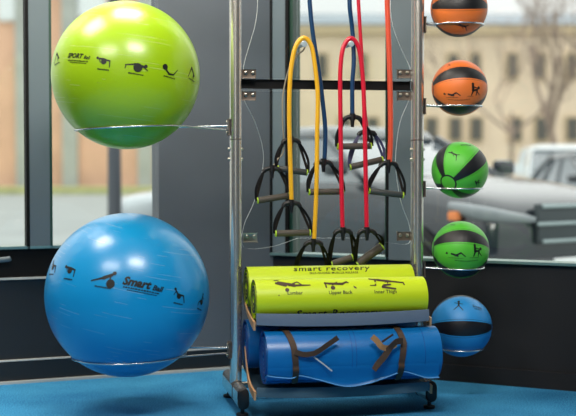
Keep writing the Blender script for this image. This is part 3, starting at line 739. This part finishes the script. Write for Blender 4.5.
# ================================================================ OUTSIDE
GZ = -.2
O = dict(
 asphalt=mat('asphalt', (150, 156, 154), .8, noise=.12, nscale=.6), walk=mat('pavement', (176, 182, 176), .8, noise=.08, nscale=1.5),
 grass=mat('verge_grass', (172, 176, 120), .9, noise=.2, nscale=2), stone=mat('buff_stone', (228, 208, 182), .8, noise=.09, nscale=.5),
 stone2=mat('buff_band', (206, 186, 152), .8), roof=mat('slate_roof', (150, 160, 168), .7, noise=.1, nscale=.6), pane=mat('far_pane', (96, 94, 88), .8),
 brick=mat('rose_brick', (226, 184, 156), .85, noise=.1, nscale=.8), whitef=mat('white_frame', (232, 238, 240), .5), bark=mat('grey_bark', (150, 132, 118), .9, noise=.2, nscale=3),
 lamp=mat('lamp_post_paint', (78, 84, 92), .5), suv=mat('dark_metallic', (34, 44, 52), .24, metal=.1, coat=1), silver=mat('silver_paint', (178, 188, 192), .3, metal=.3, coat=.6),
 white=mat('white_paint', (232, 238, 240), .3, coat=.5), carglass=mat('car_glass', (84, 98, 106), .05, spec=1.0, coat=1), tyre=mat('tyre', (26, 26, 28), .8), rim=mat('rim', (160, 160, 162), .3, metal=.8),
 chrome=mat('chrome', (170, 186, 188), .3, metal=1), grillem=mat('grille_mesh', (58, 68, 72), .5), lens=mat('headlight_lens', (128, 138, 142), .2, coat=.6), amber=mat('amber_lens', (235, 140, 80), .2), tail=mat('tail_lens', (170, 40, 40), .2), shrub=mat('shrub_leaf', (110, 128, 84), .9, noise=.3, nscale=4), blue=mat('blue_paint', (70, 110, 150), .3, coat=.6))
M_.update(O)
bm = bmesh.new(); box(bm, (0, 68, GZ-.1), (160, 124, .2)); struct('ground', bm, 'asphalt')
bm = bmesh.new(); box(bm, (-1.5, 6.85, GZ+.03), (14, 1.3, .1)); struct('trim_17', bm, 'walk')
bm = bmesh.new(); box(bm, (-12, 54, GZ+.1), (36, 6, .3)); tag(obj('grass_verge', bm, 'grass', smooth=False), 'yellow-green grass strip at the foot of the rosy building', 'grass', kind='stuff')

def building(name, label, x0, x1, y, h, m, wins, roofh=1.2, frame='whitef'):
    o = thing(name, label, 'building', ((x0+x1)/2, y, GZ))
    bm = bmesh.new(); box(bm, ((x0+x1)/2, y+4, GZ+h/2), (x1-x0, 8, h)); obj('wall', bm, m, o, False)
    bm = bmesh.new(); prism(bm, [(0, 0), (1, 0), (1, 1), (0, 1)], 0, 1); bm.free()
    bm = bmesh.new(); X0, X1, Y0, Y1, Z0 = x0-.3, x1+.3, y-.4, y+8.4, GZ+h
    vs = [bm.verts.new(p) for p in ((X0, Y0, Z0), (X1, Y0, Z0), (X1, Y1, Z0), (X0, Y1, Z0), (X0+1.5, y+4, Z0+roofh), (X1-1.5, y+4, Z0+roofh))]
    for f in ((0, 1, 5, 4), (1, 2, 5), (2, 3, 4, 5), (3, 0, 4), (3, 2, 1, 0)): bm.faces.new([vs[i] for i in f])
    obj('roof', bm, 'roof', o, False)
    bm = bmesh.new(); box(bm, ((x0+x1)/2, y-.1, GZ+h-.25), (x1-x0+.3, .5, .35)); obj('cornice', bm, 'stone2', o, False)
    for (wx, wz, ww, wh, arch) in wins:
        bm = bmesh.new(); cx, cz = wx, wz
        box(bm, (cx, y-.05, cz), (ww+.2, .16, wh+.2))
        w = obj('window', bm, frame, o, False)
        bm = bmesh.new(); n = 10
        if arch:
            P = [(cx-ww/2, cz-wh/2), (cx+ww/2, cz-wh/2)] + [(cx+ww/2*math.cos(PI*i/n), cz+wh/2-ww/2+ww/2*math.sin(PI*i/n)) for i in range(n+1)]
        else: P = [(cx-ww/2, cz-wh/2), (cx+ww/2, cz-wh/2), (cx+ww/2, cz+wh/2), (cx-ww/2, cz+wh/2)]
        f1 = [bm.verts.new((x, y-.2, z)) for x, z in P]; f2 = [bm.verts.new((x, y-.14, z)) for x, z in P]; bm.faces.new(f1); bm.faces.new(f2[::-1])
        for i in range(len(P)): bm.faces.new((f1[i], f2[i], f2[(i+1) % len(P)], f1[(i+1) % len(P)]))
        q = obj('pane', bm, 'pane', None, False); q.parent = w
    return o
DB = 58.0
def wz(px, py, ww, wh, arch=False):
    p = at(px, py, DB); k = DB/FPX; return (p.x, p.z, ww*k, wh*k, arch)
wins = []
for px in (345, 372, 431, 455, 476, 515, 541, 572): wins.append(wz(px, 129, 11, 22))
for px in (322, 362, 415, 453, 475, 512, 540, 571): wins.append(wz(px, 66, 9, 24, True))
hb = at(400, 25, DB).z - GZ
building('stone_building', 'pale buff stone building across the street behind the medicine balls', at(275, 100, DB).x, at(640, 100, DB).x, DB, hb, 'stone', wins, 1.1, 'stone2')
DL = 56.0
def wz2(px, py, ww, wh):
    p = at(px, py, DL); k = DL/FPX; return (p.x, p.z, ww*k, wh*k, False)
M_['panew'] = mat('pale_pane', (232, 240, 242), .3)
bl2 = building('brick_building', 'rosy brick building with white windows beyond the left windows', at(-60, 0, DL).x, at(215, 0, DL).x, DL+2, 11, 'brick', [wz2(85, -6, 26, 32), wz2(2, -4, 24, 36), wz2(150, -4, 27, 30)], 1.5)
for px in (14, 62, 140):
    bm = bmesh.new(); box(bm, (at(px, 0, DL).x, DL+1.9, GZ+5.2), (.75, .4, 10.4)); obj('pilaster', bm, 'walk', bl2, False)
for w in bl2.children:
    for q in w.children: q.data.materials[0] = M_['panew']

def car(label, F, hd, hgt, paint, L=4.5, hw=.9, suv=True, bk=.60):
    """F: ground point under the front bumper; hd: heading"""
    f = V((hd[0], hd[1], 0)).normalized(); sd = V((-f.y, f.x, 0)); c = V((F[0], F[1], GZ)) - f*(L/2)
    o = thing('car', label, 'car', c)
    def T(x, y, z): return c + f*x + sd*y + Zv*z
    h = L/2; belt = bk*hgt+.03; hood = belt-.02
    st = [(-h, .42, belt-.18, belt-.1, .80), (-h+.08, .30, belt-.06, belt, .9), (-h+.7, .24, belt-.05, belt+.02, 1), (0, .22, belt-.05, belt+.02, 1), (h-1.3, .22, belt-.06, belt+.02, 1),
          (h-.8, .22, belt-.12, hood, 1), (h-.3, .24, belt-.2, hood-.08, .96), (h-.08, .28, belt-.3, hood-.17, .88), (h, .36, belt-.38, hood-.27, .78)]
    if not suv: st[0] = (-h, .42, belt-.26, belt-.14, .8); st[1] = (-h+.08, .3, belt-.14, belt-.06, .9)
    bm = bmesh.new(); rings = []
    for x, zb, zs, zt, k in st:
        w = hw*k; half = [(w*.80, zb), (w*.98, zb+.1), (w, (zb+zs)/2), (w*.985, zs), (w*.86, zt), (w*.4, zt+.03)]
        rings.append([bm.verts.new(T(x, y, z)) for y, z in half] + [bm.verts.new(T(x, -y, z)) for y, z in half[::-1]])
    n = len(rings[0])
    for i in range(len(rings)-1):
        for j in range(n): bm.faces.new((rings[i][j], rings[i+1][j], rings[i+1][(j+1) % n], rings[i][(j+1) % n]))
    bm.faces.new(rings[0]); bm.faces.new(rings[-1][::-1])
    body = obj('body', bm, paint, o); md = body.modifiers.new('s', 'SUBSURF'); md.levels = 1; md.render_levels = 2
    # greenhouse
    xr, xf = (-h+.12, h-1.35) if suv else (-h+.75, h-1.5); rr, rf = (-h+.32, h-2.15) if suv else (-h+1.35, h-2.4)
    def ring(x0, x1, w, z): 
        out = []; r = .14
        for cx, cy, a0 in ((x1-r, w-r, 0), (x0+r, w-r, 90), (x0+r, -w+r, 180), (x1-r, -w+r, 270)):
            for k in range(4): a = math.radians(a0+30*k); out.append(bm.verts.new(T(cx+r*math.cos(a), cy+r*math.sin(a), z)))
        return out
    bm = bmesh.new(); A = ring(xr, xf, hw*.93, belt-.04); B = ring(rr, rf, hw*.74, hgt-.09)
    for j in range(16): bm.faces.new((A[j], A[(j+1) % 16], B[(j+1) % 16], B[j]))
    bm.faces.new(A[::-1]); bm.faces.new(B); obj('window_glass', bm, 'carglass', o)
    bm = bmesh.new(); A = ring(rr-.05, rf+.05, hw*.77, hgt-.11); B = ring(rr, rf-.02, hw*.72, hgt-.04); D = ring(rr+.2, rf-.25, hw*.5, hgt)
    for P, Q in ((A, B), (B, D)):
        for j in range(16): bm.faces.new((P[j], P[(j+1) % 16], Q[(j+1) % 16], Q[j]))
    bm.faces.new(A[::-1]); bm.faces.new(D); obj('roof', bm, paint, o)
    for s in (-1, 1):
        for xa, xb in ((xf-.08, rf), (xr+.1, rr+.05), ((xr+xf)/2+.05, (rr+rf)/2+.1), ((xr*.72+xf*.28), rr*.72+rf*.28)):
            bm = bmesh.new(); tube(bm, [T(xa, s*hw*.92, belt-.02), T(xb, s*hw*.745, hgt-.1)], .035, 6); obj('pillar', bm, paint, o)
        for x in (-h+.85, h-.85):
            wr_ = .33; bm = bmesh.new(); cyl(bm, T(x, s*(hw-.22), wr_), T(x, s*(hw+.01), wr_), wr_, 28, bev=.04); wh = obj('wheel', bm, 'tyre', o)
            bm = bmesh.new(); cyl(bm, T(x, s*(hw+.005), wr_), T(x, s*(hw+.02), wr_), .2, 24, bev=.01); q = obj('rim', bm, 'rim', None); q.parent = wh
            bm = bmesh.new(); pts = [T(x+.4*math.cos(t), s*(hw-.005), wr_+.4*math.sin(t)) for t in [PI*k/14 for k in range(15)]]; tube(bm, pts, .03, 6); obj('wheel_arch', bm, 'tyre', o)
        bm = bmesh.new(); box(bm, T(xf-.25, s*(hw+.1), belt+.09), (.12, .2, .14), f, sd, Zv, .04); obj('side_mirror', bm, paint, o)
        # headlight wraps the corner
        bm = bmesh.new(); zc = belt-.27
        prs = [T(h-.42, s*hw*.965, zc+.07), T(h-.2, s*hw*.9, zc+.03), T(h-.06, s*hw*.76, zc), T(h-.0, s*hw*.45, zc-.03)]
        sweep(bm, smoothpts(prs, 5), circ(.045, 12, .055), scales=[.35+.65*math.sin(PI*min(1, .15+.8*k/15)) for k in range(16)], up=Zv); obj('headlight', bm, 'lens', o)
        bm = bmesh.new(); box(bm, T(h-.36, s*hw*.975, zc), (.1, .05, .07), f, sd, Zv, .015); obj('indicator', bm, 'amber', o)
        bm = bmesh.new(); box(bm, T(-h+.06, s*hw*.74, belt-.25), (.1, .2, .26), f, sd, Zv, .03); obj('tail_light', bm, 'tail', o)
    zg = belt-.33
    bm = bmesh.new(); box(bm, T(h+.0, 0, zg), (.06, .78, .30), f, sd, Zv, .02); gr = obj('grille', bm, 'grillem', o)
    for dz in (-.13, 0, .13):
        bm = bmesh.new(); box(bm, T(h+.035, 0, zg+dz), (.03, .84-.12*abs(dz)/.14, .03), f, sd, Zv, .008); q = obj('grille_bar', bm, 'chrome', None); q.parent = gr
    bm = bmesh.new(); box(bm, T(h+.0, 0, .42), (.1, 1.45, .16), f, sd, Zv, .04); obj('bumper', bm, paint, o)
    bm = bmesh.new(); box(bm, T(h+.01, 0, .28), (.06, 1.1, .1), f, sd, Zv, .02); obj('lower_intake', bm, 'tyre', o)
    bm = bmesh.new(); box(bm, T(h+.055, 0, .44), (.02, .5, .11), f, sd, Zv, .004); obj('number_plate', bm, 'whitef', o)
    return o
car('dark grey car facing the window at right with pale chrome grille bars', (2.15, 8.75), (.6, -.8), 1.55, 'suv', bk=.68)
car('white car parked beyond the dark grey car bonnet, under the buff building', (6.0, 24.0), (-.1, -1), 1.7, 'white')
car('dark car at the far right edge beyond the chrome grille', (6.15, 17.5), (.3, -1), 1.45, 'suv', suv=False)
car('tall white car beyond the roof of the dark grey car, behind the tubes', (.62, 25.0), (.05, -1), 2.0, 'white')
car('pale sedan tail showing beside the slate column, behind the lamp post', (-2.1+4.5, 14.4), (1, .02), 1.42, 'silver', suv=False)

def tree(label, x, y, h, seed, r0=.14):
    rnd = random.Random(seed); o = thing('bare_tree', label, 'tree', (x, y, GZ), 'bare trees across the street')
    bt = bmesh.new(); bb_ = bmesh.new()
    def grow(p, d, L, r, dep):
        pts = [p]; q = p.copy(); dd = d.copy(); k = 4
        for i in range(k):
            dd = (dd + V((rnd.uniform(-1, 1), rnd.uniform(-1, 1), rnd.uniform(-.3, .5)))*.14).normalized(); q = q + dd*(L/k); pts.append(q.copy())
        tube(bt if dep == 0 else bb_, pts, r, 6 if dep < 2 else 4, scales=[1-.42*i/k for i in range(k+1)])
        if dep < 5:
            for i in range(3 if dep < 4 else 2):
                j = rnd.choice([2, 3, 4]) if dep else rnd.choice([2, 3, 4]); ax = V((rnd.uniform(-1, 1), rnd.uniform(-1, 1), rnd.uniform(.0, .9))).normalized()
                grow(pts[j], (dd*.6+ax*.75).normalized(), L*rnd.uniform(.6, .8), r*.55, dep+1)
    grow(V((x, y, GZ)), V((0, 0, 1)), h*.36, r0, 0)
    obj('trunk', bt, 'bark', o); q = obj('branches', bb_, 'bark', o)
def xa(px, Y): return (px-288)/FPX*Y
tree('leafless tree at the right edge in front of the buff building', xa(560, 30), 30, 8.0, 3, .13)
tree('leafless tree between the arched windows, left of the right-edge tree', xa(508, 38), 38, 8.5, 5, .1)
tree('leafless tree cut by the right frame edge, nearest the glass', xa(620, 26), 26, 8.5, 9, .1)
# lamp post
x, y = xa(114.5, 12.5), 12.5; lp = thing('street_lamp', 'dark grey street lamp post seen between the two big balls', 'lamp post', (x, y, GZ))
bm = bmesh.new(); cyl(bm, (x, y, GZ), (x, y, GZ+.5), .10, 18); cyl(bm, (x, y, GZ+.5), (x, y, 4.2), .078, 18, r2=.05); obj('pole', bm, 'lamp', lp)
bm = bmesh.new(); cyl(bm, (x, y, GZ), (x, y, GZ+.12), .17, 18, bev=.02); obj('base', bm, 'lamp', lp)
bm = bmesh.new(); cyl(bm, (x, y, 4.2), (x, y, 4.6), .12, 18, r2=.2); obj('lantern', bm, 'whitef', lp)
# clipped shrub by the far kerb
bm = bmesh.new(); rnd = random.Random(2); X, Y = xa(306, 34), 34
for i in range(260):
    t, u_ = rnd.uniform(0, 2*PI), rnd.uniform(0, 1); rr = .8*math.sqrt(u_); hh = rnd.uniform(.1, 2.0); p = V((X+rr*math.cos(t), Y+rr*math.sin(t), GZ+hh))
    bmesh.ops.create_icosphere(bm, subdivisions=1, radius=rnd.uniform(.1, .2), matrix=Matrix.Translation(p))
cyl(bm, (X, Y, GZ), (X, Y, GZ+1.4), .12, 8)
tag(obj('shrub', bm, 'shrub'), 'green shrub beside the yellow tube, far across the street', 'shrub')

# ================================================================ light
w = bpy.data.worlds.new('overcast'); S.world = w; w.use_nodes = True; nt = w.node_tree; n = nt.nodes; l = nt.links
bg = n['Background']; tc = n.new('ShaderNodeTexCoord'); sp = n.new('ShaderNodeSeparateXYZ'); l.new(tc.outputs['Generated'], sp.inputs[0])
rp = n.new('ShaderNodeValToRGB'); rp.color_ramp.elements[0].position = .0; rp.color_ramp.elements[0].position = .12; rp.color_ramp.elements[0].color = (.43, .435, .425, 1); rp.color_ramp.elements[1].position = .8; rp.color_ramp.elements[1].color = (.99, 1.0, .97, 1)
ns = n.new('ShaderNodeTexNoise'); ns.inputs['Scale'].default_value = 2.5; ns.inputs['Detail'].default_value = 4; l.new(tc.outputs['Generated'], ns.inputs['Vector'])
ad = n.new('ShaderNodeMath'); ad.operation = 'MULTIPLY_ADD'; ad.inputs[1].default_value = .25; l.new(ns.outputs['Fac'], ad.inputs[0]); l.new(sp.outputs[2], ad.inputs[2])
l.new(ad.outputs[0], rp.inputs[0]); l.new(rp.outputs[0], bg.inputs[0]); bg.inputs[1].default_value = 2.0
def area(name, loc, aim, sx, sy, power, col=(1, 1, 1), spread=180):
    a = bpy.data.lights.new(name, 'AREA'); a.shape = 'RECTANGLE'; a.size = sx; a.size_y = sy; a.energy = power; a.color = col; a.spread = math.radians(spread)
    o = bpy.data.objects.new(name, a); C.objects.link(o); o.location = loc; o.rotation_euler = (V(aim)-V(loc)).to_track_quat('-Z', 'Y').to_euler(); return o
area('lamp_or_fill', (-.62, 4.75, 3.02), (-.62, 4.72, 0), .7, .7, 40, (1, .93, .80))
area('lamp_or_fill', (-1.75, 4.35, 3.02), (-1.5, 4.4, 0), .8, .8, 48, (1, .88, .76))
area('lamp_or_fill', (-1.5, 2.2, 3.02), (-.9, 4.6, .6), 1.2, .9, 68, (1, .94, .86))  # front fill, added to brighten the balls at left
area('lamp_or_fill', (.3, 2.6, 3.02), (.2, 4.7, .3), 1.0, .7, 88, (1, .95, .88))  # added front light that brightens the mats and rack front
S.view_settings.view_transform = 'Standard'; S.view_settings.look = 'None'; S.view_settings.gamma = 1; S.view_settings.exposure = 0; S.view_settings.use_curve_mapping = False
S.cycles.use_denoising = True; S.cycles.max_bounces = 10; S.cycles.transparent_max_bounces = 16; S.cycles.sample_clamp_indirect = 6

# parts of parts: put every grandchild where it was modelled (world space)
bpy.context.view_layer.update()
for o in list(bpy.data.objects):
    if o.type == 'MESH' and o.parent and o.parent.parent:
        o.matrix_parent_inverse = o.parent.matrix_world.inverted()
bpy.context.view_layer.update()
